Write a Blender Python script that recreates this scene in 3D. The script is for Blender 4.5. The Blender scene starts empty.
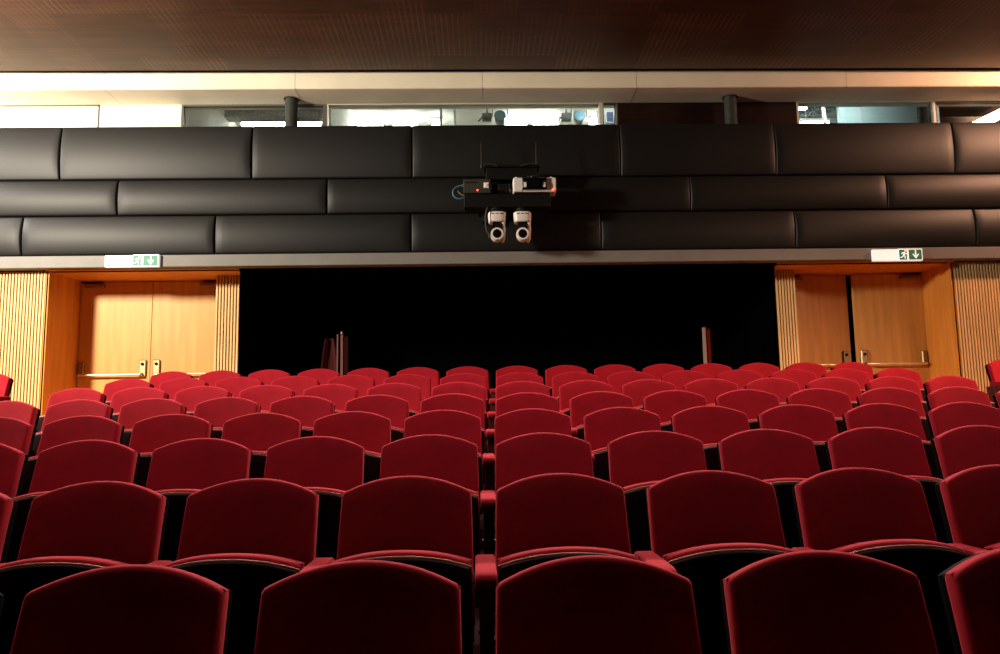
import bpy, math, random
from mathutils import Vector, Matrix
random.seed(7)
S = bpy.context.scene
COL = S.collection

# ------------------------------------------------------------------ camera
F_PX, PITCH, ROLL, YAW = 778.0, 0.12, -0.016, 0.0281
CH = 0.90                                    # height of a seat back above its floor
CZ = CH + 0.3253
cyw, syw, cp, sp, cr, sr = math.cos(YAW), math.sin(YAW), math.cos(PITCH), math.sin(PITCH), math.cos(ROLL), math.sin(ROLL)
Rv = Vector((cyw, -syw, 0)); Fh = Vector((syw, cyw, 0)); Zv = Vector((0, 0, 1))
Fv = Fh * cp + Zv * sp
Uv = Zv * cp - Fh * sp
R2 = Rv * cr + Uv * sr
U2 = Uv * cr - Rv * sr
CAM = Vector((0, 0, CZ))
cam = bpy.data.cameras.new('camera'); cam.sensor_width = 36; cam.sensor_fit = 'HORIZONTAL'; cam.lens = F_PX / 1000 * 36
cam.clip_start = 0.02
co = bpy.data.objects.new('camera', cam); COL.objects.link(co)
M3 = Matrix((R2, U2, -Fv)).transposed()
co.matrix_world = Matrix.Translation(CAM) @ M3.to_4x4()
S.camera = co

def ray(px, py):
    return Fv * F_PX + R2 * (px - 500) - U2 * (py - 327)
def at(px, py, Y):
    d = ray(px, py); return CAM + d * (Y / d.y)
def zat(py, Y, px=500): return at(px, py, Y).z
def xat(px, py, Y): return at(px, py, Y).x

# ------------------------------------------------------------------ materials
def mat(name, col, rough=0.6, metal=0.0, spec=0.5, sheen=0.0, sheen_tint=(1, 1, 1), noise=None, bump=0.0, bump_scale=300, emit=None, emit_s=0.0, stretch=None, sheen_rough=0.4):
    m = bpy.data.materials.new(name); m.use_nodes = True
    nt = m.node_tree; b = nt.nodes['Principled BSDF']
    b.inputs['Roughness'].default_value = rough; b.inputs['Metallic'].default_value = metal
    b.inputs['Specular IOR Level'].default_value = spec
    b.inputs['Sheen Weight'].default_value = sheen; b.inputs['Sheen Tint'].default_value = (*sheen_tint, 1)
    b.inputs['Sheen Roughness'].default_value = sheen_rough
    tc = nt.nodes.new('ShaderNodeTexCoord')
    mp = nt.nodes.new('ShaderNodeMapping'); nt.links.new(tc.outputs['Object'], mp.inputs[0])
    if stretch: mp.inputs['Scale'].default_value = stretch
    amt, sc = noise if noise else (0.06, 6)
    n = nt.nodes.new('ShaderNodeTexNoise'); n.inputs['Scale'].default_value = sc; n.inputs['Detail'].default_value = 4
    nt.links.new(mp.outputs[0], n.inputs['Vector'])
    r = nt.nodes.new('ShaderNodeValToRGB')
    r.color_ramp.elements[0].position = 0.3; r.color_ramp.elements[1].position = 0.7
    r.color_ramp.elements[0].color = (*[c * (1 - amt) for c in col], 1)
    r.color_ramp.elements[1].color = (*[min(1, c * (1 + amt)) for c in col], 1)
    nt.links.new(n.outputs['Fac'], r.inputs[0]); nt.links.new(r.outputs[0], b.inputs['Base Color'])
    if bump:
        n2 = nt.nodes.new('ShaderNodeTexNoise'); n2.inputs['Scale'].default_value = bump_scale
        nt.links.new(tc.outputs['Object'], n2.inputs['Vector'])
        bp = nt.nodes.new('ShaderNodeBump'); bp.inputs['Strength'].default_value = bump; bp.inputs['Distance'].default_value = 0.002
        nt.links.new(n2.outputs['Fac'], bp.inputs['Height']); nt.links.new(bp.outputs[0], b.inputs['Normal'])
    if emit:
        b.inputs['Emission Color'].default_value = (*emit, 1); b.inputs['Emission Strength'].default_value = emit_s
    return m

M = {}
M['velvet'] = mat('red_velvet', (0.31, 0.006, 0.0155), 0.85, spec=0.12, sheen=0.38, sheen_tint=(1, 0.15, 0.17), noise=(0.10, 9), bump=0.25, bump_scale=500)
M['shell'] = mat('black_shell', (0.002, 0.0018, 0.0018), 0.7, spec=0.03)
M['seatshell'] = mat('deep_maroon_shell', (0.016, 0.0015, 0.002), 0.6, spec=0.08)
M['piping'] = mat('pale_piping', (0.55, 0.22, 0.12), 0.5)
M['standard'] = mat('dark_stained_wood', (0.085, 0.014, 0.010), 0.5, spec=0.2, noise=(0.3, 8), stretch=(6, 6, 1))
M['chrome'] = mat('chrome', (0.6, 0.6, 0.6), 0.25, 1.0)
M['brass'] = mat('worn_brass', (0.36, 0.27, 0.15), 0.42, 1.0)
M['bar'] = mat('pale_brass_bar', (0.75, 0.62, 0.42), 0.35, 0.6)
M['carpet'] = mat('dark_carpet', (0.012, 0.003, 0.003), 0.95, spec=0.05, noise=(0.3, 60))
M['wood'] = mat('door_veneer', (0.66, 0.33, 0.085), 0.45, spec=0.3, noise=(0.12, 2.2), stretch=(6, 6, 0.5))
M['reveal'] = mat('reveal_veneer', (0.68, 0.27, 0.045), 0.5, spec=0.25, noise=(0.12, 2.2), stretch=(6, 6, 0.5))
M['slat'] = mat('slat_wood', (0.76, 0.50, 0.22), 0.5, spec=0.25, noise=(0.12, 3), stretch=(8, 8, 0.4))
M['backing'] = mat('slat_backing', (0.06, 0.018, 0.012), 0.8)
M['pad'] = mat('black_upholstery', (0.005, 0.0047, 0.0044), 0.52, spec=0.36, sheen=0.0, noise=(0.12, 3), bump=0.15, bump_scale=350)
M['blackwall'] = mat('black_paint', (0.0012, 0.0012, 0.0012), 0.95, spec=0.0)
M['fascia'] = mat('grey_fascia', (0.17, 0.16, 0.148), 0.55, spec=0.3)
M['cream'] = mat('cream_paint', (0.72, 0.66, 0.52), 0.65, spec=0.2, noise=(0.06, 2))
M['pipe'] = mat('grey_green_pipe', (0.030, 0.034, 0.029), 0.6, spec=.2, noise=(0.3, 12))
M['frame'] = mat('dark_window_frame', (0.07, 0.06, 0.05), 0.5)
M['framelight'] = mat('pale_window_frame', (0.5, 0.47, 0.4), 0.5)
M['darkwood'] = mat('dark_red_wood', (0.012, 0.004, 0.003), 0.5, spec=.2, noise=(0.4, 5), stretch=(1, 1, 6))
M['wallside'] = mat('dark_side_wall', (0.02, 0.012, 0.01), 0.8)
M['boothwall'] = mat('booth_plaster', (0.62, 0.62, 0.56), 0.8)
M['boothgrey'] = mat('booth_grey', (0.36, 0.34, 0.30), 0.8, noise=(0.3, 4))
M['boothteal'] = mat('booth_pale_teal', (0.42, 0.54, 0.55), 0.7)
M['boothbrown'] = mat('booth_brown', (0.12, 0.045, 0.03), 0.6, noise=(0.35, 4))
M['duct'] = mat('grey_duct', (0.2, 0.2, 0.195), 0.6, noise=(0.4, 20))
M['tube'] = mat('lit_tube', (1, 1, 1), 0.5, emit=(1.0, 1.0, 0.94), emit_s=26)
M['lamp_white'] = mat('lamp_housing_white', (0.6, 0.6, 0.58), 0.5)
M['bluelens'] = mat('pale_blue_lens', (0.25, 0.5, 0.62), 0.3)
M['darkblue'] = mat('dark_blue_board', (0.03, 0.05, 0.13), 0.5)
M['equip'] = mat('dark_equipment', (0.004, 0.004, 0.004), 0.6, spec=0.15)
M['equipg'] = mat('olive_grey_casing', (0.035, 0.033, 0.024), 0.6, spec=.2)
M['white'] = mat('white_plastic', (0.78, 0.72, 0.68), 0.4)
M['lensblack'] = mat('lens_glass', (0.004, 0.004, 0.005), 0.1)
M['blue'] = mat('blue_cable_sheath', (0.03, 0.13, 0.2), 0.5)
M['yellowc'] = mat('yellow_cable_sheath', (0.14, 0.14, 0.06), 0.5)
M['black_rubber'] = mat('black_cable_sheath', (0.012, 0.012, 0.012), 0.6)
M['led'] = mat('red_indicator', (0.8, 0.02, 0.02), 0.4, emit=(1, 0.05, 0.03), emit_s=6)
M['signwhite'] = mat('sign_white', (0.85, 0.84, 0.8), 0.5, emit=(1, 0.96, 0.9), emit_s=0.55)
M['signgreen'] = mat('sign_green', (0.0, 0.16, 0.085), 0.5, emit=(0.0, 0.5, 0.28), emit_s=0.06)
M['post'] = mat('satin_pink_metal', (0.22, 0.12, 0.11), 0.4, 0.8)
M['darkcloth'] = mat('deep_maroon_cloth', (0.018, 0.0015, 0.002), 0.85, spec=.1)
M['darkcloth2'] = mat('dark_red_cloth', (0.09, 0.004, 0.006), 0.85, spec=.1)
M['redcloth'] = mat('dusky_red_cloth', (0.045, 0.005, 0.006), 0.8, spec=.1, sheen=.5, sheen_tint=(1, .6, .6))
M['beigecloth'] = mat('beige_cloth', (0.26, 0.19, 0.16), 0.8)

def glass_mat(name, tint, fac=0.08):
    m = bpy.data.materials.new(name); m.use_nodes = True; nt = m.node_tree; nt.nodes.clear()
    o = nt.nodes.new('ShaderNodeOutputMaterial'); mx = nt.nodes.new('ShaderNodeMixShader')
    t = nt.nodes.new('ShaderNodeBsdfTransparent'); t.inputs[0].default_value = (*tint, 1)
    g = nt.nodes.new('ShaderNodeBsdfGlossy'); g.inputs['Roughness'].default_value = 0.03
    lw = nt.nodes.new('ShaderNodeFresnel'); lw.inputs['IOR'].default_value = 1.45
    nt.links.new(lw.outputs[0], mx.inputs[0]); nt.links.new(t.outputs[0], mx.inputs[1]); nt.links.new(g.outputs[0], mx.inputs[2])
    nt.links.new(mx.outputs[0], o.inputs[0]); return m
M['glass'] = glass_mat('clear_glass', (0.92, 0.95, 0.93))

def ceiling_mat():
    m = bpy.data.materials.new('perforated_veneer'); m.use_nodes = True; nt = m.node_tree; b = nt.nodes['Principled BSDF']
    b.inputs['Roughness'].default_value = 0.42; b.inputs['Specular IOR Level'].default_value = 0.3
    N = nt.nodes.new; L = nt.links.new
    tc = N('ShaderNodeTexCoord')
    # veneer tone, grain running across the hall
    mp = N('ShaderNodeMapping'); mp.inputs['Scale'].default_value = (0.7, 9, 1); L(tc.outputs['Object'], mp.inputs[0])
    n = N('ShaderNodeTexNoise'); n.inputs['Scale'].default_value = 1.6; n.inputs['Detail'].default_value = 5; L(mp.outputs[0], n.inputs['Vector'])
    r = N('ShaderNodeValToRGB'); r.color_ramp.elements[0].position = 0.3; r.color_ramp.elements[1].position = 0.7
    r.color_ramp.elements[0].color = (0.040, 0.014, 0.006, 1); r.color_ramp.elements[1].color = (0.075, 0.029, 0.012, 1); L(n.outputs['Fac'], r.inputs[0])
    # boards: one random tone per board
    sx = N('ShaderNodeSeparateXYZ'); L(tc.outputs['Object'], sx.inputs[0])
    def math_(op, a, bval=None, link=None):
        q = N('ShaderNodeMath'); q.operation = op; L(a, q.inputs[0])
        if link is not None: L(link, q.inputs[1])
        elif bval is not None: q.inputs[1].default_value = bval
        return q.outputs[0]
    bx = math_('FLOOR', math_('DIVIDE', sx.outputs[0], 0.53)); by = math_('FLOOR', math_('DIVIDE', sx.outputs[1], 1.05))
    cb = N('ShaderNodeCombineXYZ'); L(bx, cb.inputs[0]); L(by, cb.inputs[1])
    wn = N('ShaderNodeTexWhiteNoise'); wn.noise_dimensions = '2D'; L(cb.outputs[0], wn.inputs['Vector'])
    tone = N('ShaderNodeMapRange'); L(wn.outputs['Value'], tone.inputs[0]); tone.inputs[3].default_value = 0.8; tone.inputs[4].default_value = 1.2
    mul = N('ShaderNodeVectorMath'); mul.operation = 'SCALE'; L(r.outputs[0], mul.inputs[0]); L(tone.outputs[0], mul.inputs['Scale'])
    # perforations in some boards
    fx = math_('FRACT', math_('DIVIDE', sx.outputs[0], 0.0663)); fy = math_('FRACT', math_('DIVIDE', sx.outputs[1], 0.04))
    lx = math_('LESS_THAN', fx, 0.28); ly = math_('LESS_THAN', fy, 0.6)
    perf = math_('MULTIPLY', lx, link=ly)
    sel = math_('GREATER_THAN', wn.outputs['Value'], 0.42)
    n3 = N('ShaderNodeTexNoise'); n3.inputs['Scale'].default_value = 1.1; n3.inputs['Detail'].default_value = 3; L(tc.outputs['Object'], n3.inputs['Vector'])
    mr = N('ShaderNodeMapRange'); L(n3.outputs['Fac'], mr.inputs[0]); mr.inputs[1].default_value = 0.38; mr.inputs[2].default_value = 0.62
    pf = math_('MULTIPLY', math_('MULTIPLY', perf, link=sel), link=mr.outputs[0])
    mx = N('ShaderNodeMix'); mx.data_type = 'RGBA'; L(pf, mx.inputs[0]); L(mul.outputs[0], mx.inputs[6]); mx.inputs[7].default_value = (0.16, 0.092, 0.055, 1)
    jx = math_('LESS_THAN', math_('FRACT', math_('DIVIDE', sx.outputs[0], 0.53)), 0.012)
    jy = math_('LESS_THAN', math_('FRACT', math_('DIVIDE', sx.outputs[1], 0.525)), 0.012)
    jj = math_('MAXIMUM', jx, link=jy)
    mx2 = N('ShaderNodeMix'); mx2.data_type = 'RGBA'; L(jj, mx2.inputs[0]); L(mx.outputs[2], mx2.inputs[6]); mx2.inputs[7].default_value = (0.03, 0.014, 0.008, 1)
    L(mx2.outputs[2], b.inputs['Base Color'])
    return m
M['ceiling'] = ceiling_mat()

# ------------------------------------------------------------------ mesh helpers
class MB:
    def __init__(s): s.v = []; s.f = []
    def add(s, vs, fs):
        o = len(s.v); s.v += [tuple(v) for v in vs]; s.f += [tuple(i + o for i in f) for f in fs]; return s
    def box(s, x0, x1, y0, y1, z0, z1, mtx=None):
        vs = [Vector((x, y, z)) for z in (z0, z1) for y in (y0, y1) for x in (x0, x1)]
        if mtx: vs = [mtx @ v for v in vs]
        return s.add(vs, [(0, 2, 3, 1), (4, 5, 7, 6), (0, 1, 5, 4), (2, 6, 7, 3), (0, 4, 6, 2), (1, 3, 7, 5)])
    def bbox(s, x0, x1, y0, y1, z0, z1, b=0.005, mtx=None):
        # box with chamfered edges
        b = min(b, (x1 - x0) * .45, (y1 - y0) * .45, (z1 - z0) * .45)
        vs = []; idx = {}
        X = (x0, x1); Y = (y0, y1); Z = (z0, z1)
        for i in (0, 1):
            for j in (0, 1):
                for k in (0, 1):
                    c = (X[i], Y[j], Z[k]); d = (b if i == 0 else -b, b if j == 0 else -b, b if k == 0 else -b)
                    for a in range(3):
                        p = [c[t] + (d[t] if t != a else 0) for t in range(3)]
                        idx[i, j, k, a] = len(vs); vs.append(Vector(p))
        fs = []
        for a in range(3):
            for side in (0, 1):
                q = []
                for (u, w) in ((0, 0), (1, 0), (1, 1), (0, 1)):
                    t = [0, 0, 0]; t[a] = side; t[(a + 1) % 3] = u; t[(a + 2) % 3] = w; q.append(idx[t[0], t[1], t[2], a])
                fs.append(q if side else q[::-1])
        for a in range(3):
            e1, e2 = (a + 1) % 3, (a + 2) % 3
            for u in (0, 1):
                for w in (0, 1):
                    t0 = [0, 0, 0]; t0[e1] = u; t0[e2] = w; t1 = t0[:]; t1[a] = 1
                    fs.append((idx[(*t0, e1)], idx[(*t1, e1)], idx[(*t1, e2)], idx[(*t0, e2)]))
        for i in (0, 1):
            for j in (0, 1):
                for k in (0, 1): fs.append((idx[i, j, k, 0], idx[i, j, k, 1], idx[i, j, k, 2]))
        if mtx: vs = [mtx @ v for v in vs]
        return s.add(vs, fs)
    def tube(s, pts, r, n=10, cap=True):
        pts = [Vector(p) for p in pts]; rs = r if isinstance(r, (list, tuple)) else [r] * len(pts)
        vs = []; fs = []; ref = None
        for i, p in enumerate(pts):
            t = (pts[min(i + 1, len(pts) - 1)] - pts[max(i - 1, 0)])
            t = t.normalized() if t.length > 1e-9 else Vector((0, 0, 1))
            if ref is None: ref = Vector((1, 0, 0)) if abs(t.x) < .9 else Vector((0, 1, 0))
            a = (ref - t * ref.dot(t)).normalized(); bb = t.cross(a); ref = a
            for k in range(n):
                an = 2 * math.pi * k / n; vs.append(p + (a * math.cos(an) + bb * math.sin(an)) * rs[i])
        for i in range(len(pts) - 1):
            for k in range(n):
                k2 = (k + 1) % n; fs.append((i * n + k, i * n + k2, (i + 1) * n + k2, (i + 1) * n + k))
        if cap: fs += [tuple(range(n))[::-1], tuple((len(pts) - 1) * n + k for k in range(n))]
        return s.add(vs, fs)
    def prism(s, poly, y0, y1):
        # poly in x,z seen from the front (-y)
        n = len(poly); vs = [Vector((x, y0, z)) for x, z in poly] + [Vector((x, y1, z)) for x, z in poly]
        fs = [tuple(range(n)), tuple(range(n, 2 * n))[::-1]] + [(i, i + n, (i + 1) % n + n, (i + 1) % n) for i in range(n)]
        return s.add(vs, fs)
    def prism_x(s, poly, x0, x1):
        n = len(poly); vs = [Vector((x0, y, z)) for y, z in poly] + [Vector((x1, y, z)) for y, z in poly]
        fs = [tuple(range(n))[::-1], tuple(range(n, 2 * n))] + [(i, (i + 1) % n, (i + 1) % n + n, i + n) for i in range(n)]
        return s.add(vs, fs)
    def slab(s, P, nrm, hw, hh, T, r, front_only_round=False, nu=14, nv=12):
        # soft slab: P(u,v) mid-surface, nrm(u,v) normal towards the front; edges rounded with radius r
        r = min(r, T / 2 * .999)
        def samp(h, n):
            e = [h * 2 - 0.0] ; L = 2 * h
            ed = [0, r * .12, r * .35, r * .65, r]
            mid = [r + (L - 2 * r) * i / n for i in range(1, n)]
            return [(-1 + 2 * q / L) for q in ed + mid + [L - q for q in ed[::-1]]]
        us = samp(hw, nu); vs_ = samp(hh, nv); A, B = len(us), len(vs_)
        def off(u, v):
            eu = (1 - abs(u)) * hw; ev = (1 - abs(v)) * hh
            tu = max(0, (r - eu) / r); tv = max(0, (r - ev) / r); t = min(1, math.hypot(tu, tv))
            return T / 2 - r * (1 - math.sqrt(max(0, 1 - t * t)))
        fr = []; bk = []
        for v in vs_:
            for u in us:
                p = P(u, v); n = nrm(u, v); o = off(u, v)
                fr.append(p + n * o); bk.append(p - n * (T / 2 if front_only_round else o))
        fs = []; K = A * B
        for j in range(B - 1):
            for i in range(A - 1):
                q = (j * A + i, j * A + i + 1, (j + 1) * A + i + 1, (j + 1) * A + i)
                fs.append(q); fs.append(tuple(K + t for t in q[::-1]))
        ring = [i for i in range(A)] + [j * A + A - 1 for j in range(1, B)] + [(B - 1) * A + i for i in range(A - 2, -1, -1)] + [j * A for j in range(B - 2, 0, -1)]
        for a in range(len(ring)):
            p, q = ring[a], ring[(a + 1) % len(ring)]; fs.append((p, K + p, K + q, q))
        return s.add(fr + bk, fs)
    def lathe(s, prof, n=20, mtx=None):
        # prof: (radius, z) pairs, axis z
        vs = []; fs = []
        for (r, z) in prof:
            for k in range(n):
                a = 2 * math.pi * k / n; vs.append(Vector((r * math.cos(a), r * math.sin(a), z)))
        for i in range(len(prof) - 1):
            for k in range(n):
                k2 = (k + 1) % n; fs.append((i * n + k, i * n + k2, (i + 1) * n + k2, (i + 1) * n + k))
        fs += [tuple(range(n))[::-1], tuple((len(prof) - 1) * n + k for k in range(n))]
        if mtx: vs = [mtx @ v for v in vs]
        return s.add(vs, fs)
    def build(s, name, m, parent=None, smooth=True, origin=None, angle=35):
        vs = s.v
        if origin is not None: vs = [tuple(Vector(v) - Vector(origin)) for v in vs]
        me = bpy.data.meshes.new(name); me.from_pydata(vs, [], s.f); me.update()
        me.materials.append(m)
        import bmesh
        bm = bmesh.new(); bm.from_mesh(me); bmesh.ops.recalc_face_normals(bm, faces=bm.faces); bm.to_mesh(me); bm.free()
        if smooth:
            me.shade_smooth() if hasattr(me, 'shade_smooth') else None
            try: me.set_sharp_from_angle(angle=math.radians(angle))
            except Exception: pass
        o = bpy.data.objects.new(name, me); COL.objects.link(o)
        if origin is not None: o.location = origin
        if parent: o.parent = parent
        return o

def tag(o, label=None, cat=None, group=None, kind=None):
    if label: o['label'] = label
    if cat: o['category'] = cat
    if group: o['group'] = group
    if kind: o['kind'] = kind
    return o
def struct(o, label, cat): return tag(o, label, cat, None, 'structure')
def empty(name, loc, label, cat, group=None, rz=0):
    o = bpy.data.objects.new(name, None); o.empty_display_size = .1; COL.objects.link(o); o.location = loc; o.rotation_euler = (0, 0, rz)
    return tag(o, label, cat, group)
def children(o): return [c for c in COL.objects if c.parent == o]
ORD = ['zeroth', 'first', 'second', 'third', 'fourth', 'fifth', 'sixth', 'seventh', 'eighth', 'ninth', 'tenth', 'eleventh', 'twelfth', 'thirteenth', 'fourteenth', 'fifteenth']

# ------------------------------------------------------------------ hall planes
ROWP, RISE, Y1, X0, CRV, SK = 0.9631, 0.1336, 1.9052, 0.2225, 0.0089, 0.0225
ZB = RISE * 7                      # floor behind the last row
YS = 10.25                         # face of the slatted back wall
YD = 11.0                          # door leaves
YF = 10.08                         # face of the grey fascia
YP = 10.12                         # face of padded panels
YW = 10.46                         # control-room windows
XL, XR = -9.2, 9.4
z_fb, z_ft = zat(263.3, YF), zat(251.6, YF)
z_pt = zat(124.5, YP)
z_beam = zat(103.3, YW)
y_beam = YW * zat(103.3, YW) / zat(103.3, YW)
dzr = (z_beam - CZ)
# front lower edge of the beam shows at y = 88
d88 = ray(500, 88); y_beam = d88.y / d88.z * dzr
z_bt = zat(64.0, y_beam)
z_ce = zat(69.5, y_beam - 0.12)

# stepped floor (terraces follow the gentle curve of the rows)
def floor_mesh():
    mb = MB(); xs = [XL + (XR - XL) * i / 48 for i in range(49)]
    prof = [(-4.0, 0.0)]
    for k in range(1, 8):
        e = Y1 + ROWP * k - 0.62; prof += [(e, RISE * (k - 1)), (e, RISE * k)]
    prof += [(13.4, ZB)]
    n = len(prof); vs = []
    for x in xs:
        for i, (y, z) in enumerate(prof):
            c = CRV * x * x if 0 < i < n - 1 else 0
            vs.append((x, y + c, z))
    for x in xs:
        for i, (y, z) in enumerate(prof): 
            c = CRV * x * x if 0 < i < n - 1 else 0
            vs.append((x, y + c, -0.3))
    K = len(xs) * n; fs = []
    for a in range(48):
        for i in range(n - 1):
            q = (a * n + i, (a + 1) * n + i, (a + 1) * n + i + 1, a * n + i + 1)
            fs.append(q); fs.append(tuple(K + t for t in q[::-1]))
    mb.add(vs, fs)
    return mb
struct(floor_mesh().build('floor', M['carpet'], smooth=False), 'dark carpeted floor stepping up under the rows of seats', 'floor')

M['bounce_orange'] = mat('bounce_orange', (0.66, 0.28, 0.075), 0.5, spec=.3, noise=(0.25, 4), stretch=(1, 8, 1))  # orange given to the unseen aisle floor to bounce light into the recesses
mb = MB(); mb.bbox(XL + .02, XR - .02, 9.25, 11.45, ZB - .02, ZB + 0.004, .002)
struct(mb.build('floor_bounce', M['bounce_orange'], smooth=False), 'unseen aisle floor coloured orange to bounce light, between back row and doors', 'floor')
# ------------------------------------------------------------------ theatre seat
def make_seat(name='theatre_seat', end_arm=False):
    root = bpy.data.objects.new(name, None); root.empty_display_size = .1; COL.objects.link(root)
    # --- backrest: front edge of the crown at (0,0,CH); reclined, hollowed across, arched top
    T = 0.060; zc0, zc1 = 0.40, CH - 0.005
    def Pb(u, v, extra=0.0, w=1.0, lo=0.0, hi=0.0):
        t = (v + 1) / 2
        top = zc1 - 0.056 * abs(u) ** 2.05 + hi
        z = (zc0 + lo) + (top - zc0 - lo) * t
        hwid = (0.242 - 0.010 * t) * w
        y = T / 2 + 0.0 - (CH - z) * 0.27 + 0.022 * (1 - u * u) - 0.022 + extra + 0.010 * math.sin(t * math.pi) * -1
        return Vector((hwid * u, y + 0.012, z))
    nb = Vector((0, -1, -0.27)).normalized() * 1.0
    nb = Vector((0, -1, 0.25)).normalized()
    mb = MB(); mb.slab(lambda u, v: Pb(u, v), lambda u, v: nb, 0.24, 0.25, T, 0.017, nu=18, nv=10)
    mb.build('backrest', M['velvet'], root)
    # --- moulded rear shell, thickened in black to stand for shade on the sides
    mb = MB(); mb.slab(lambda u, v: Pb(u, v, T / 2 + 0.016, 0.985, -0.06, -0.012), lambda u, v: nb, 0.235, 0.25, 0.040, 0.014, nu=12, nv=8)
    mb.build('back_shell', M['shell'], root)
    # --- tipped-up seat: cushion rim on top, black underside facing the front
    def Ps(u, v, extra=0.0, w=1.0, hi=0.0):
        t = (v + 1) / 2
        top = 0.676 - 0.040 * abs(u) ** 2.2 + hi
        z = 0.30 + (top - 0.30) * t
        y = -0.275 + (z - 0.30) * 0.05 + extra + 0.03 * u * u * t
        return Vector((0.236 * u * w, y, z))
    ns = Vector((0, -1, 0.05)).normalized()
    mb = MB(); mb.slab(lambda u, v: Ps(u, v, 0.010), lambda u, v: ns, 0.236, 0.18, 0.066, 0.020, nu=14, nv=8)
    seat = mb.build('seat', M['velvet'], root)
    mb = MB(); mb.slab(lambda u, v: Ps(u, v, -0.034, 0.985, -0.016), lambda u, v: ns, 0.228, 0.17, 0.030, 0.012, nu=12, nv=8)
    mb.build('seat_shell', M['seatshell'], seat)
    mb = MB(); pts = []
    for i in range(25):
        u = -1 + 2 * i / 24; p = Ps(u, 1, -0.036, 0.985, -0.013); pts.append(p)
    mb.tube(pts, 0.0028, 6); mb.build('piping', M['piping'], seat)
    # --- standards and arm pads
    def arm(sx):
        x = 0.275 * sx
        mb = MB()
        prof = [(-0.40, 0.585), (-0.395, 0.40), (-0.30, 0.28), (-0.27, 0.02), (-0.34, 0.02), (-0.34, 0.0), (0.03, 0.0), (0.03, 0.02), (-0.02, 0.02), (-0.05, 0.30), (-0.02, 0.585)]
        mb.prism_x(prof[::-1], x - 0.022, x + 0.022)
        st = mb.build('standard', M['standard'], root, angle=25)
        mb = MB()
        mb.tube([(x - 0.027, -0.30, 0.43), (x + 0.027, -0.30, 0.43)], 0.010, 10)
        mb.build('pivot_bolt', M['chrome'], st)
        # pad: level top, then a fold and a waterfall front
        prof = [(-0.085, 0.588), (-0.085, 0.626), (-0.10, 0.634), (-0.255, 0.634), (-0.265, 0.630), (-0.275, 0.634), (-0.395, 0.630), (-0.418, 0.618), (-0.424, 0.600), (-0.418, 0.584), (-0.39, 0.578)]
        mb = MB(); W = 0.034; vs = []; fs = []; n = len(prof)
        cy, cz = -0.25, 0.606
        for xx, k in ((-W, .72), (-W * .93, .9), (-W * .75, 1), (W * .75, 1), (W * .93, .9), (W, .72)):
            for (y, z) in prof: vs.append((x + xx, cy + (y - cy) * (1 - (1 - k) * .10), cz + (z - cz) * k))
        for a in range(5):
            for i in range(n): fs.append((a * n + i, a * n + (i + 1) % n, (a + 1) * n + (i + 1) % n, (a + 1) * n + i))
        fs += [tuple(range(n)), tuple(range(5 * n, 6 * n))[::-1]]
        mb.add(vs, fs); mb.build('arm_pad', M['velvet'], root, angle=50)
    arm(-1)
    if end_arm: arm(1)
    return root

def copy_tree(o, parent=None):
    c = o.copy(); COL.objects.link(c)
    if parent is not None: c.parent = parent
    for ch in KIDS.get(o.name, []): copy_tree(ch, c)
    return c
proto = make_seat(); proto_end = make_seat(end_arm=True)
KIDS = {}
for o in list(COL.objects):
    if o.parent: KIDS.setdefault(o.parent.name, []).append(o)

ROWS = {1: (-3, 2), 2: (-4, 3), 3: (-5, 4), 4: (-6, 5), 5: (-7, 7), 6: (-7, 7), 7: (-7, 7), 8: (-7, 7)}
# small per-row corrections of spacing (dx offset, spacing factor)
ADJ = {1: (0.0010, 0.9980), 2: (0.0010, 1.0040), 3: (-0.0001, 1.0023), 4: (-0.0057, 0.9976), 5: (-0.0007, 0.9998), 6: (-0.0006, 0.9986), 7: (0.0056, 1.0041), 8: (0.0051, 0.9982)}
first_used = {False: False, True: False}
def put_seat(x, y, z, rz, label, group, end):
    src = proto_end if end else proto
    o = src if not first_used[end] else copy_tree(src)
    first_used[end] = True
    o.location = (x, y, z); o.rotation_euler = (0, 0, rz)
    tag(o, label, 'seat', group); return o
ROWNAME = {1: 'front row, nearest the camera', 2: 'second row', 3: 'third row', 4: 'fourth row', 5: 'fifth row', 6: 'sixth row', 7: 'seventh row', 8: 'back row'}
for n, (a, b) in ROWS.items():
    tot = b - a + 1
    for c in range(a, b + 1):
        off, k = ADJ[n]
        xr = X0 + 0.55 * c * k + off
        y = Y1 + ROWP * (n - 1) + CRV * xr * xr
        x = xr + SK * y
        i = c - a + 1
        if n == 1: w = 'in the front row nearest the camera'
        elif n == 8: w = 'in the back row before the black opening'
        else: w = 'in the %s from the front' % ORD[n] + ' row' if False else 'in the %s row from the front' % ORD[n]
        if i <= (tot + 1) // 2: p = 'leftmost' if i == 1 else '%s from left' % ORD[i]
        else:
            j = tot - i + 1; p = 'rightmost' if j == 1 else '%s from right' % ORD[j]
        put_seat(x, y, RISE * (n - 1), -2 * CRV * xr * -1 if False else 2 * CRV * xr, 'red velvet seat %s, %s' % (w, p), 'red seats in the rows', c == b)
# the two seats standing apart across the side aisles
for px, py, ex, lab in ((-9, 374, 'left', 'single red seat apart from the rows, before the pale slatted wall beside the lit door'),
                        (1006, 359.5, 'right', 'single red seat apart from the rows, before the slatted wall beside the ajar door')):
    Y = Y1 + ROWP * 7 + 0.05
    p = at(px, py, Y)
    put_seat(p.x, p.y, ZB, 0.10 * (1 if px > 500 else -1), lab, 'single seats across the side aisles', True)

# ------------------------------------------------------------------ back wall, lower storey
zt = z_fb + 0.02
zs = z_fb - 0.01                                  # soffit height of the door recesses
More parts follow.
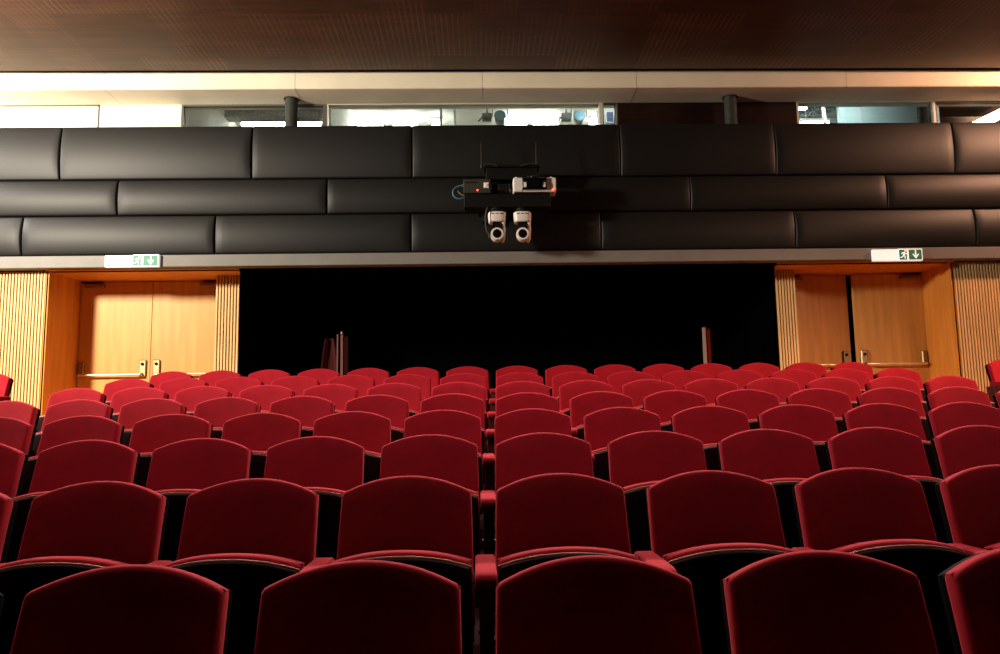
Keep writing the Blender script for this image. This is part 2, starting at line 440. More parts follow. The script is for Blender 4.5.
# corner positions read at mid height
xl_rev = xat(48, 300, YS)                         # left recess, outer corner
xl_in = xat(239.5, 300, YS)                       # left edge of the black opening
xr_in = xat(776.5, 300, YS)
xr_rev = xat(953, 300, YS)
def slats(x0, x1, y, z0, z1, name, label, dep=0.024, pitch=0.041, inset=(0, 0)):
    mb = MB(); n = max(1, round((x1 - x0) / pitch)); pt = (x1 - x0) / n
    for i in range(n):
        xa = x0 + pt * i + pt * .19; xb = xa + pt * .62
        mb.bbox(xa, xb, y, y + dep + 0.004, z0, z1, 0.003)
    o = mb.build(name, M['slat'], smooth=False); struct(o, label, 'wall')
    m2 = MB(); m2.box(x0 + inset[0], x1 - inset[1], y + dep, y + dep + 0.12, z0, z1); m2.build('backing', M['backing'], o, smooth=False)
    return o
slats(XL, xl_rev, YS, ZB, zt, 'wall_back_left', 'wall of pale vertical wood slats left of the brightly lit double door', inset=(0, .045))
slats(xr_rev, XR, YS, ZB, zt, 'wall_back_right', 'wall of vertical wood slats right of the double door standing ajar', inset=(.045, 0))
YN = 10.66
xln = xat(214.5, 320, YN); xln2 = xat(239.5, 300, YN)
xrn = xat(798, 320, YN); xrn2 = xat(776.5, 300, YN)
slats(xln, xln2 - 0.0, YN, ZB, zs, 'trim_1', 'narrow strip of wood slats between the bright double door and black opening')
slats(xrn2, xrn, YN, ZB, zs, 'trim_2', 'narrow strip of wood slats between the black opening and ajar door')
# recess reveals and soffits
xdl = xat(79, 330, YD); xdr = xat(926, 330, YD)
mb = MB(); mb.add([(xl_rev, YS, ZB), (xl_rev, YS, zs), (xdl, YD + .06, zs), (xdl, YD + .06, ZB), (xl_rev - .04, YS, ZB), (xl_rev - .04, YS, zs), (xdl - .12, YD + .06, zs), (xdl - .12, YD + .06, ZB)],
    [(0, 1, 2, 3), (4, 7, 6, 5), (0, 4, 5, 1), (3, 2, 6, 7), (1, 5, 6, 2), (0, 3, 7, 4)])
struct(mb.build('trim_3', M['reveal'], smooth=False), 'plain orange veneer side lining of the left door recess', 'lining')
mb = MB(); mb.add([(xr_rev, YS, ZB), (xr_rev, YS, zs), (xdr, YD + .06, zs), (xdr, YD + .06, ZB), (xr_rev + .04, YS, ZB), (xr_rev + .04, YS, zs), (xdr + .12, YD + .06, zs), (xdr + .12, YD + .06, ZB)],
    [(0, 1, 2, 3), (4, 7, 6, 5), (0, 4, 5, 1), (3, 2, 6, 7), (1, 5, 6, 2), (0, 3, 7, 4)])
struct(mb.build('trim_4', M['reveal'], smooth=False), 'plain orange veneer side lining of the right door recess', 'lining')
def soffit(xa, xb_front, xb_back):
    y0, y1, y2 = YS - .05, YN + .03, YD + .2
    e = .03 if xb_back > xa else -.03
    q = [(xa, y0), (xb_front, y0), (xb_back, y1), (xb_back - e, y2), (xa, y2)]
    q[2] = (xb_back - e * .2, y1)
    mb = MB(); mb.add([(x, y, zs) for x, y in q] + [(x, y, zs + .05) for x, y in q], [(4, 3, 2, 1, 0), (5, 6, 7, 8, 9)] + [(i, (i + 1) % 5, (i + 1) % 5 + 5, i + 5) for i in range(5)]); return mb
mb = soffit(xl_rev - .04, xat(240, 268, YS), xln2)
struct(mb.build('trim_5', M['reveal'], smooth=False), 'orange veneer soffit over the left double door', 'lining')
mb = soffit(xr_rev + .04, xat(775.5, 264, YS), xrn2)
struct(mb.build('trim_6', M['reveal'], smooth=False), 'red lit veneer soffit over the right double door', 'lining')

# door leaves
z_dt_l = zat(281.5, YD, 115); z_dt_r = zat(273.5, YD, 870)
def leaf(name, xh, xf, z_top, label, swing=0.0, bar=True, hinge_plate=True):
    # xh hinge side, xf free edge
    o = bpy.data.objects.new(name, None); COL.objects.link(o); o.location = (xh, YD, ZB); o.rotation_euler = (0, 0, swing)
    struct(o, label, 'door')
    w = xf - xh; sg = 1 if w > 0 else -1; w = abs(w); H = z_top - ZB - 0.01
    X = lambda a, b: (min(a * sg, b * sg), max(a * sg, b * sg))
    mb = MB(); mb.bbox(*X(0.004, w - 0.003), 0, 0.05, 0.012, H, 0.003); mb.build('door_panel', M['wood'], o, smooth=False)
    hb = zat(375.3, YD, 112) - ZB if sg > 0 and xh < 0 else None
    hb = zat(370, YD, 500) - ZB + 0.0
    hb = BARZ - ZB
    # lock case on the free edge
    mb = MB(); mb.bbox(*X(w - 0.145, w - 0.045), -0.03, 0.0, hb - 0.03, hb + 0.21, 0.012); lc = mb.build('lock_case', M['brass'], o)
    mb = MB(); mb.tube([((w - 0.095) * sg, -0.028, hb + 0.15), ((w - 0.095) * sg, -0.042, hb + 0.15)], 0.022, 14); mb.build('lock_cylinder', M['equip'], lc)
    mb = MB(); mb.bbox(*X(0.02, 0.10), -0.03, 0.0, hb - 0.03, hb + 0.19, 0.012); mb.build('hinge_case', M['brass'], o)
    mb = MB(); mb.tube([(0.06 * sg, -0.085, hb), ((w - 0.095) * sg, -0.085, hb)], 0.016, 12); pb = mb.build('push_bar', M['bar'], o)
    mb = MB()
    for q in (0.06, w - 0.095): mb.tube([(q * sg, -0.025, hb + 0.02), (q * sg, -0.085, hb)], 0.013, 8)
    mb.build('bar_arm', M['brass'], pb)
    mb = MB(); mb.bbox(*X(0.06, 0.34), -0.05, 0.0, H - 0.085, H - 0.03, 0.008); dc = mb.build('door_closer', M['equip'] if False else M['closer'], o)
    mb = MB(); mb.bbox(*X(0.02, 0.30), -0.028, -0.004, H - 0.018, H - 0.002, 0.003); mb.build('closer_rail', M['frame'], dc)
    return o
M['closer'] = mat('bronze_closer', (0.30, 0.14, 0.05), 0.45, 0.3)
BARZ = at(112, 375.3, YD).z
xm_l = xat(151.5, 330, YD); wl = xm_l - xdl
leaf('door_1', xdl, xm_l, z_dt_l, 'bright orange veneer door leaf beside the wall lining in the left recess')
leaf('door_2', xm_l + wl, xm_l, z_dt_l, 'bright orange veneer door leaf beside the narrow slat strip in left recess')
xm_r = xat(855.5, 330, YD); wr = xdr - xm_r
leaf('door_3', xdr, xm_r, z_dt_r, 'dim orange closed door leaf at the outer side of the right recess')
leaf('door_4', xm_r - wr - 0.03, xm_r - 0.03, z_dt_r, 'dim orange door leaf left slightly ajar in the right recess', swing=0.10)
# header rails over the doors
mb = MB(); mb.bbox(xdl - .05, xln2 - .02, YD - 0.01, YD + 0.12, z_dt_l, zs + 0.01, 0.003); struct(mb.build('trim_7', M['reveal'], smooth=False), 'thin veneer head rail above the left door leaves', 'door head')
mb = MB(); mb.bbox(xrn2 + .02, xdr + .05, YD - 0.01, YD + 0.12, z_dt_r, zs + 0.01, 0.003); struct(mb.build('trim_8', M['reveal'], smooth=False), 'thin veneer head rail above the right door leaves', 'door head')
# dark lobby behind the doors and black control opening
mb = MB()
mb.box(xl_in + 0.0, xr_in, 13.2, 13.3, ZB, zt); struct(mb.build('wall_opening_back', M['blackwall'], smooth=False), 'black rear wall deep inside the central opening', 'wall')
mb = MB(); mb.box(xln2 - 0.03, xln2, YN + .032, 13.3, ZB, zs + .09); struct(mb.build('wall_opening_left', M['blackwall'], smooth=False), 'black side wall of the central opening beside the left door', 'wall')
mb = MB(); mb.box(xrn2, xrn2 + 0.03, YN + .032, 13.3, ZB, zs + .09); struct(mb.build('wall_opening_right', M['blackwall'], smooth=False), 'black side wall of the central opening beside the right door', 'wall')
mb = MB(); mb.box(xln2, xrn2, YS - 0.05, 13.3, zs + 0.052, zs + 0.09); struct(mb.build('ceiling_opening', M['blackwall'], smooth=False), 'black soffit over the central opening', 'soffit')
mb = MB(); mb.box(XL, xln2, 11.5, 11.6, ZB, zt); struct(mb.build('wall_lobby_left', M['blackwall'], smooth=False), 'unlit lobby wall behind the left door', 'wall')
mb = MB(); mb.box(xrn2, XR, 11.9, 12.0, ZB, zt); struct(mb.build('wall_lobby_right', M['blackwall'], smooth=False), 'unlit lobby wall seen through the ajar door', 'wall')

# ------------------------------------------------------------------ fascia and padded panels
mb = MB(); mb.bbox(XL, XR, YF, YS + 0.02, z_fb, z_ft, 0.006)
for jx in (430, 12, 880): pass
struct(mb.build('trim_9', M['fascia'], smooth=False), 'long flat grey fascia strip between doors and black padded panels', 'fascia')
mb = MB(); mb.box(XL, XR, YS, YS + 0.1, zs + 0.0, z_pt - 0.02); struct(mb.build('wall_back_upper', M['blackwall'], smooth=False), 'black wall behind the padded panels', 'wall')

def panel(px0, px1, z0, z1, label, yface):
    zm = (z0 + z1) / 2; g = 0.004
    py = 190
    x0 = at(px0, 327 - 0, yface).x if False else XPX(px0, zm, yface) + g
    x1 = XPX(px1, zm, yface) - g
    hw, hh = (x1 - x0) / 2, (z1 - z0) / 2 - g; xc = (x0 + x1) / 2
    def P(u, v):
        bul = 0.050 * (1 - v * v) * (1 - .35 * abs(u) ** 40) + 0.004 * (1 - u * u)
        return Vector((xc + u * hw, yface + 0.06 - bul, zm + v * hh))
    mb = MB(); mb.slab(P, lambda u, v: Vector((0, -1, 0)), hw, hh, 0.10, 0.022, front_only_round=True, nu=28, nv=14)
    o = mb.build('padded_panel', M['pad'], None, origin=(xc, YS, z0), angle=60)
    return tag(o, label, 'wall panel', 'black padded panels in three courses')
def XPX(px, z, Y):
    # world x where column px meets the horizontal line (Y, z)
    lo, hi = 0, 654
    for _ in range(40):
        m = (lo + hi) / 2
        if zat(m, Y, px) > z: lo = m
        else: hi = m
    return xat(px, lo, Y)
zc, zb_, za = zat(124.0, YP), zat(177, YP), zat(212.4, YP)
zlo = z_ft + 0.012
courses = [('top', zb_, zc, [-130, 60.5, 252, 412, 620, 775, 953.5, 1110]),
           ('middle', za, zb_, [-90, 117.5, 327, 508, 690, 886.5, 1080]),
           ('bottom', zlo, za, [-170, 22, 215, 411, 601, 795, 975, 1165])]
for cname, z0, z1, xs in courses:
    k = len(xs) - 1
    for i in range(k):
        if i < (k + 1) // 2: w = 'leftmost' if i == 0 else ORD[i + 1] + ' from left'
        else: w = 'rightmost' if i == k - 1 else ORD[k - i] + ' from right'
        panel(xs[i], xs[i + 1], z0, z1, 'black padded wall panel in the %s course, %s' % (cname, w), YP)
# ledge on top of the panels
mb = MB(); mb.box(XL, XR, YP + 0.06, YW + 0.14, zc - 0.03, zc - 0.006); struct(mb.build('trim_10', M['frame'], smooth=False), 'dark ledge along the top of the padded panels under the windows', 'ledge')

# ------------------------------------------------------------------ window band
zw0, zw1 = zc - 0.006, z_beam + 0.01
def wx(px): return XPX(px, (zw0 + zw1) / 2, YW)
def wallseg(p0, p1, m, name, label):
    mb = MB(); mb.box(wx(p0), wx(p1), YW, YW + 0.10, zw0 - .05, zw1)
    return struct(mb.build(name, m, smooth=False), label, 'wall')
o = wallseg(-140, 99, M['cream'], 'wall_band_left', 'cream wall board in the window band at its far left end')
mb = MB(); mb.box(wx(99) - 0.014, wx(99), YW - 0.012, YW, zw0, zw1 - .005); mb.box(wx(-140), wx(99), YW - 0.012, YW, zw1 - .03, zw1 - 0.012); mb.build('joint_strip', M['frame'], o, smooth=False)
wallseg(99, 181, M['cream'], 'wall_band_cream', 'plain cream wall stretch left of the first dark framed window')
wallseg(618, 797, M['darkwood'], 'wall_band_dark', 'dark red wood wall stretch between the bright and the bluish window')
def window(num, p0, p1, fm, label, fw=(0.035, 0.035, 0.03)):
    x0, x1 = wx(p0), wx(p1)
    mb = MB(); l, r, t = fw
    mb.box(x0, x0 + l, YW, YW + .07, zw0, zw1); mb.box(x1 - r, x1, YW, YW + .07, zw0, zw1)
    mb.box(x0 + l, x1 - r, YW, YW + .07, zw1 - t, zw1); mb.box(x0 + l, x1 - r, YW, YW + .07, zw0, zw0 + .02)
    o = mb.build('window_%d' % num, fm, smooth=False); struct(o, label, 'window')
    g = MB(); g.box(x0 + l, x1 - r, YW + .03, YW + .036, zw0 + .02, zw1 - t); g.build('glass_pane', M['glass'], o, smooth=False)
    return o
window(1, 181, 327, M['frame'], 'dark framed control room window behind the left grey pipe', (0.03, 0.06, 0.03))
window(2, 327, 603, M['framelight'], 'long bright control room window with lit lamps, right of centre pipe', (0.02, 0.05, 0.02))
window(3, 603, 618, M['frame'], 'narrow bright window slot with a dark blue square inside', (0.012, 0.02, 0.02))
window(4, 797, 936, M['framelight'], 'bluish window with pale teal panels inside, right of the right pipe', (0.03, 0.03, 0.02))
window(5, 936, 1140, M['frame'], 'dim reddish window at the far right end of the band', (0.02, 0.02, 0.03))

# control room behind the windows
def boothbox(p0, p1, zc_, ydeep, cm, wm, tagn, lab):
    x0, x1 = wx(p0) - 0.02, wx(p1) * (1.31 if p1 > 493 else 1) + 0.02
    mb = MB(); mb.box(x0, x1, YW + .1, ydeep, zc_, zc_ + .06); struct(mb.build('ceiling_booth_' + tagn, cm, smooth=False), 'ceiling of ' + lab, 'ceiling')
    mb = MB(); mb.box(x0, x1, ydeep, ydeep + .08, zw0 - 1.2, zc_ + .06); struct(mb.build('wall_booth_' + tagn, wm, smooth=False), 'rear wall of ' + lab, 'wall')
ZBC = z_beam + 0.62
boothbox(181, 327, ZBC, 13.6, M['boothgrey'], M['boothgrey'], 'first', 'the dim room behind the dark framed window')
boothbox(327, 618, ZBC, 13.6, M['boothwall'], M['boothwall'], 'main', 'the brightly lit control room')
boothbox(797, 936, ZBC, 12.6, M['boothgrey'], M['boothteal'], 'teal', 'the bluish room')
boothbox(936, 1140, ZBC, 12.6, M['boothbrown'], M['boothbrown'], 'brown', 'the dim reddish room')
for i, p in enumerate((181, 327, 618, 797, 936)):
    x = wx(p); xd = x if p < 493 else x * 13.7 / YW; mb = MB()
    mb.add([(x - .03, YW + .1, zw0 - .6), (x + .03, YW + .1, zw0 - .6), (xd + .03, 13.7, zw0 - .6), (xd - .03, 13.7, zw0 - .6), (x - .03, YW + .1, ZBC), (x + .03, YW + .1, ZBC), (xd + .03, 13.7, ZBC), (xd - .03, 13.7, ZBC)],
           [(0, 3, 2, 1), (4, 5, 6, 7), (0, 1, 5, 4), (1, 2, 6, 5), (2, 3, 7, 6), (3, 0, 4, 7)]); struct(mb.build('wall_partition_%d' % (i + 1), M['boothwall'] if i < 3 else M['boothteal'] if i == 3 else M['boothbrown'], smooth=False), 'partition wall %s inside the control rooms' % ['left of the dim room', 'between dim and bright room', 'right of the bright room', 'left of the bluish room', 'between bluish and reddish room'][i], 'wall')
ZBF = zw0 - 0.95
mb = MB(); mb.box(wx(181) - .03, wx(1140), YW + .1, 13.7, ZBF - .08, ZBF); struct(mb.build('floor_booth', M['boothgrey'], smooth=False), 'floor of the control rooms behind the window band', 'floor')
# fluorescent fittings
def tube_lamp(p0, p1, py, Y, label, r=0.05):
    a, b = at(p0, py, Y), at(p1, py, Y); b.z = a.z
    c = (a + b) / 2; hw = (b.x - a.x) / 2
    o = empty('fluorescent_lamp', c, label, 'lamp', 'fluorescent lamps behind the windows')
    mb = MB(); mb.bbox(-hw - .02, hw + .02, -.05, .05, r * .6, r * .6 + .05, .008); mb.build('housing', M['lamp_white'], o)
    mb = MB(); mb.tube([(-hw, 0, 0), (hw, 0, 0)], r, 12); mb.build('tube', M['tube'], o)
    mb = MB(); L = max(0.05, ZBC - c.z)
    for q in (-.6, .6): mb.tube([(hw * q, 0, r * .6 + .05), (hw * q, 0, L)], 0.006, 6)
    mb.build('hanging_rod', M['lamp_white'], o)
for p0, p1, py, Y, lab in ((184, 203, 124, 12.6, 'short lit lamp at the near corner of the dark framed window'),
                       (242, 321, 124, 12.6, 'long lit lamp behind the dark framed window beside the grey pipe'),
                       (357, 383, 122, 12.5, 'lit lamp in the long bright window, first from left'),
                       (393, 417, 122, 12.5, 'lit lamp in the long bright window, second from left'),
                       (432, 442, 123.5, 12.5, 'very short lit lamp in the middle of the long bright window'),
                       (505, 527, 122, 12.5, 'lit lamp beside the first pale blue spotlight'),
                       (533, 558, 122, 12.5, 'lit lamp between the two pale blue spotlights'),
                       (590, 600, 122, 12.5, 'very short lit lamp at the right end of the long bright window'),
                       (801, 828, 124, 12.0, 'lit lamp at the lower corner of the bluish window'),
                       (799, 806, 107, 11.45, 'tiny lit lamp at the upper corner of the bluish window')):
    tube_lamp(p0, p1, py, Y, lab, 0.075 if p1 < 790 and p0 > 330 else 0.045)  # tubes made thicker than real ones to stand for their bloom
# hanging spotlight with pale blue front; the second stands for its reflection
for px, lab in ((500, 'hanging grey spotlight with pale blue front, left one in the bright window'), (579, 'second hanging spotlight built for the reflection, pale blue front, right in bright window')):
    Y = 11.7; c = at(px, 117, Y)
    o = empty('hanging_spotlight', c, lab, 'spotlight', 'spotlights in the control room')
    ax = Matrix.Rotation(math.radians(90), 4, 'X') @ Matrix.Rotation(math.radians(0), 4, 'Y')
    mb = MB(); mb.lathe([(0.05, -.16), (0.075, -.12), (0.085, 0.0), (0.095, .04), (.085, .045)], 18, Matrix.Rotation(math.radians(80), 4, 'X')); mb.build('lamp_body', M['duct'], o)
    mb = MB(); mb.lathe([(0.0001, .05), (0.06, .055), (.084, .046), (.084, .040)], 18, Matrix.Rotation(math.radians(80), 4, 'X')); mb.build('lens', M['bluelens'], o)
    mb = MB(); mb.tube([(-.12, 0, 0), (-.12, 0, .16), (0, 0, .2), (.12, 0, .16), (.12, 0, 0)], .009, 8); mb.tube([(0, 0, .2), (0, 0, ZBC - c.z)], .012, 8); mb.build('yoke', M['duct'], o)
    mb = MB(); mb.bbox(-.28, -.13, -.06, .06, -.06, .05, .01); mb.tube([(-.2, 0, .05), (-.2, 0, .17)], .015, 8); mb.tube([(-.28, 0, 0), (-.34, 0, -.07)], .012, 8); mb.build('ballast_box', M['duct'], o)
# rods and ducts under the control room ceiling
for i, px in enumerate((441, 455)):
    p = at(px, 112, 12.0); mb = MB(); mb.tube([(p.x, p.y, ZBF), (p.x, p.y, ZBC)], 0.022, 10)
    tag(mb.build('support_pole', M['lamp_white'], origin=(p.x, p.y, zw0)), 'thin pale pole in the bright window, %s of two' % ('left' if i == 0 else 'right'), 'pole', 'poles in the control room')
p0, p1 = at(186, 115, 12.2), at(320, 115, 12.2)
mb = MB(); mb.bbox(p0.x, p1.x, 12.15, 12.4, p0.z - .05, ZBC, .01); tag(mb.build('ventilation_duct', M['duct'], origin=(p0.x, 12.15, p0.z)), 'dark grey ventilation duct behind the dark framed window', 'duct')
p0, p1 = at(800, 115, 11.9), at(838, 115, 11.9)
mb = MB()
for i in range(9): mb.box(p0.x + (p1.x - p0.x) * i / 9, p0.x + (p1.x - p0.x) * i / 9 + .025, 11.6, 12.3, ZBC - .09, ZBC - .05)
for i in range(6): mb.box(p0.x, p1.x, 11.6 + i * .13, 11.63 + i * .13, ZBC - .1, ZBC - .055)
tag(mb.build('ceiling_grille', M['duct'], smooth=False), 'grey ceiling grille in the bluish window above its lamp', 'grille')
p0, p1 = at(840, 118, 11.6), at(940, 118, 11.6)
mb = MB(); mb.bbox(p0.x, p1.x, 11.6, 11.7, ZBF, ZBC - .005, .01)
pc = tag(mb.build('pale_cabinet', M['boothteal'], origin=(p0.x, 11.6, zw0)), 'pale teal panelled cabinet front filling the bluish window', 'cabinet')
xx = at(921, 118, 11.55).x - p0.x; mb = MB(); mb.bbox(xx - .03, xx + .03, -.06, 0, .02, 1.0, .005); mb.build('handle_rail', M['frame'], pc)
xx = at(861, 118, 11.58).x - p0.x; mb = MB(); mb.box(xx - .012, xx + .012, -.012, 0, -.2, 1.1); mb.build('joint_strip', M['lamp_white'], pc)
p = at(826, 117, 11.5); mb = MB(); mb.tube([(p.x + .06, p.y, ZBF), (p.x - .05, p.y, ZBC)], .03, 10); tag(mb.build('support_pole', M['lamp_white'], origin=(p.x, p.y, zw0)), 'white slanting pole in the bluish window beside the grille', 'pole', 'poles in the control room')
p0 = at(606.5, 112, 11.6); p1 = at(613.5, 122, 11.6)
mb = MB(); mb.bbox(p0.x, p1.x, 11.6, 11.64, p1.z, p0.z, .004); nb_ = mb.build('notice_board', M['darkblue']); fr = MB()
for q0, q1 in ((p0.x - .012, p0.x), (p1.x, p1.x + .012)): fr.box(q0, q1, 11.595, 11.75, p1.z - .012, p0.z + .012)
for q0, q1 in ((p1.z - .012, p1.z), (p0.z, p0.z + .012)): fr.box(p0.x, p1.x, 11.595, 11.75, q0, q1)
fr.build('frame', M['lamp_white'], nb_, smooth=False)
tag(nb_, 'small dark blue square board in the narrow bright window', 'board')
p0 = at(597, 117, 11.8); p1 = at(640, 117, 11.8)
mb = MB(); mb.bbox(p0.x, p1.x, 11.75, 11.85, zw0 - .2, ZBC, .004); struct(mb.build('wall_booth_end', M['boothwall'], smooth=False), 'white wall carrying the small blue board', 'wall')
# slanting lit lamp in the reddish window
a, b = at(974, 130, 11.6), at(1010, 107, 11.6)
a, b = at(972, 128, 11.3), at(1012, 108, 11.9)
mb = MB(); mb.tube([a, b], .075, 10); sl = mb.build('slanting_lamp', M['tube']); hr = MB(); hr.tube([(b.x, b.y, b.z), (b.x, b.y, ZBC)], .008, 6); hr.build('hanging_rod', M['lamp_white'], sl)
tag(sl, 'slanting lit lamp in the dim reddish window at the right end', 'lamp')

# pipes from the beam down behind the panels
for px, lab in ((291.5, 'grey green round pipe before the dark framed window'), (730.5, 'grey green round pipe before the dark wood stretch')):
    Y = 10.30; x = at(px, 110, Y).x
    mb = MB(); mb.lathe([(0.085, 0), (0.085, z_beam - zc + .02), (0.092, z_beam - zc + .02), (0.092, z_beam - zc + .035)], 20)
    mb.lathe([(0.11, z_beam - zc + .006), (.11, z_beam - zc + .022)], 20)
    o = mb.build('round_pipe', M['pipe']); o.location = (x, Y, zc - 0.006); tag(o, lab, 'pipe', 'pipes at the window band')

# ------------------------------------------------------------------ beam and ceiling
mb = MB(); mb.bbox(XL, XR, y_beam, YW + .2, z_beam, z_bt, 0.012)
o = struct(mb.build('trim_11', M['cream'], smooth=False), 'long cream beam under the ceiling above the windows', 'beam')
jm = MB()
for px in (105, 295, 482, 636, 846):
    x = XPX(px, (z_beam + z_bt) / 2, y_beam); jm.box(x - .004, x + .004, y_beam - .0015, YW - .0, z_beam - .0015, z_bt - .01)
jm.build('joint_line', M['framelight'], o, smooth=False)
mb = MB(); mb.box(XL, XR, -4.2, y_beam - 0.10, z_ce, z_ce + 0.12); struct(mb.build('ceiling', M['ceiling'], smooth=False), 'brown perforated wood veneer ceiling', 'ceiling')
mb = MB(); mb.box(XL, XR, y_beam - 0.11, y_beam - 0.09, z_ce - 0.008, z_ce + 0.12); struct(mb.build('trim_12', M['blackwall'], smooth=False), 'dark edge strip where the ceiling meets the beam gap', 'edge strip')
mb = MB(); mb.box(XL, XR, y_beam - 0.2, 14.0, z_ce + 0.55 + .6, z_ce + 0.65 + .6); struct(mb.build('ceiling_void', M['blackwall'], smooth=False), 'black void above the beam', 'ceiling')
mb = MB(); mb.box(XL - .1, XL, -4.2, 14, -.3, z_ce + 1.3); struct(mb.build('wall_left', M['wallside'], smooth=False), 'dark side wall beyond the left edge', 'wall')
mb = MB(); mb.box(XR, XR + .1, -4.2, 14, -.3, z_ce + 1.3); struct(mb.build('wall_right', M['wallside'], smooth=False), 'dark side wall beyond the right edge', 'wall')

# ------------------------------------------------------------------ posts in the black opening
Yq = 10.75
for px, top, lab in ((340.0, 333, 'slim twin rail post with reddish gleam in the black opening beside curved back'),):
    b_ = at(px, 380, Yq); t_ = at(px, top, Yq)
    o = empty('rail_post', (b_.x, Yq, ZB), lab, 'post')
    h = t_.z - ZB
    mb = MB(); mb.tube([(-.038, 0, 0.012), (-.038, 0, h - .02)], .011, 10); mb.tube([(.022, 0, 0.012), (.022, 0, h - .03)], .018, 10); mb.build('upright', M['post'], o)
    mb = MB(); mb.lathe([(0.006, h - .035), (.022, h - .02), (.026, h), (.018, h + .018), (.004, h + .024)], 14, Matrix.Translation((.022, 0, 0))); mb.build('knob', M['post'], o)
    mb = MB(); mb.bbox(.045, .11, .0, .03, .02, h - .05, .006); mb.build('cloth_strip', M['darkcloth'], o)
    mb = MB(); mb.lathe([(.16, 0), (.16, .012), (.05, .03)], 20); mb.build('base', M['equip'], o)
b_ = at(327, 380, Yq + .75); h = at(326, 339, Yq + .75).z - ZB
o = empty('swivel_chair', (b_.x, Yq + .75, ZB), 'curved dark red chair back standing in the black opening beside twin rail post', 'chair')
def Pc(u, v):
    z = .5 + (h - .5) * (v + 1) / 2; return Vector((.05 + .15 * math.sin(u * .9) * (1 - .30 * max(0, v + .4) ** 2), .0 + .17 * (1 - math.cos(u * 1.2)) * -1, z))
mb = MB(); mb.slab(Pc, lambda u, v: Vector((math.sin(u), -math.cos(u), 0)) * -1, .2, .3, .05, .024); mb.build('backrest', M['redcloth'], o)
mb = MB(); mb.bbox(-.2, .28, -.48, -.04, .42, .5, .03); mb.build('seat', M['redcloth'], o)
mb = MB(); mb.tube([(.04, -.25, .05), (.04, -.25, .42)], .025, 10); mb.tube([(.04, -.06, .44), (.04, .03, .6)], .02, 8); mb.build('stem', M['equip'], o)
mb = MB()
for k in range(5):
    a = k * 2 * math.pi / 5; mb.tube([(.04, -.25, .07), (.04 + .26 * math.cos(a), -.25 + .26 * math.sin(a), .03)], .016, 8)
mb.build('star_base', M['equip'], o)
b_ = at(708, 380, Yq); h = at(708, 327.5, Yq).z - ZB
o = empty('rolled_banner', (b_.x, Yq, ZB), 'upright narrow banner in beige and red in the black opening', 'banner')
mb = MB(); mb.tube([(-.025, 0, .012), (-.025, 0, h)], .026, 12); mb.build('beige_roll', M['beigecloth'], o)
mb = MB(); mb.tube([(.035, .01, .012), (.035, .01, h - .02)], .03, 12); mb.build('red_roll', M['darkcloth2'], o)
mb = MB(); mb.lathe([(.15, 0), (.15, .012), (.06, .03)], 20); mb.build('base', M['equip'], o)

# ------------------------------------------------------------------ exit signs
def exit_sign(px0, pxm, px1, py0, py1, py0b, label):
    Y = YF - 0.05
    a = at(px0, py1, Y); zt_ = at(px0, py0, Y).z; xm = at(pxm, py1, Y).x; x1 = at(px1, py1, Y).x; ztb = at(px1, py0b, Y).z; zb0 = at(px1, py1 - .0, Y).z
    o = empty('exit_sign', (a.x, Y, a.z), label, 'sign', 'emergency exit signs')
    W0 = xm - a.x; W1 = x1 - a.x; H0 = zt_ - a.z; H1 = ztb - a.z
    mb = MB(); mb.bbox(0, W0 - .002, 0, .05, 0, H0, .004); mb.build('white_panel', M['signwhite'], o)
    mb = MB(); mb.bbox(W0, W1, -.004, .05, 0, H1, .004); mb.build('sign_case', M['signwhite'], o)
    m_ = .014; x0, xe = W0 + m_ * .3, W1 - m_; z0, z1 = m_, H1 - m_; ww = xe - x0; hh = z1 - z0
    mb = MB(); mb.box(x0, xe, -.0065, -.0035, z0, z1); g = mb.build('green_field', M['signgreen'], o, smooth=False)
    # white door, running figure and arrow
    mb = MB(); mb.box(x0 + ww * .335, x0 + ww * .42, -.008, -.006, z0, z1); mb.build('door_symbol', M['signwhite'], o, smooth=False)
    cx, cz = x0 + ww * .19, z0 + hh * .5
    mb = MB()
    def limb(pts, r):
        mb.tube([Vector((cx + hh * p[0], -.0085, cz + hh * p[1])) for p in pts], hh * r, 6)
    mb.tube([(cx + hh * .17, -.0095, cz + hh * .36), (cx + hh * .17, -.0075, cz + hh * .36)], hh * .085, 12)
    limb([(.09, .22), (-.02, -.08)], .085)
    limb([(.09, .2), (-.12, .2), (-.22, .04)], .045); limb([(.1, .2), (.2, .06), (.32, .12)], .045)
    limb([(-.02, -.08), (.14, -.18), (.1, -.42)], .055); limb([(-.02, -.08), (-.14, -.24), (-.34, -.3)], .055)
    mb.build('running_figure', M['signwhite'], o)
    ax, az = x0 + ww * .73, z0 + hh * .5
    pts = [(-.065, .42), (.065, .42), (.065, -.12), (.25, .1), (.32, .03), (.0, -.42), (-.32, .03), (-.25, .1), (-.065, -.12)]
    mb = MB(); mb.prism([(ax + hh * p, az + hh * q) for p, q in pts], -.009, -.006); mb.build('down_arrow', M['signwhite'], o, smooth=False)
    return o
exit_sign(104.5, 132.5, 158.5, 255.5, 267.2, 254.3, 'exit sign with blank white half and pale green arrow, above the bright door')
exit_sign(873.5, 899.3, 923, 249.5, 261.0, 248.5, 'exit sign with blank white half and deep green arrow, above the ajar door')

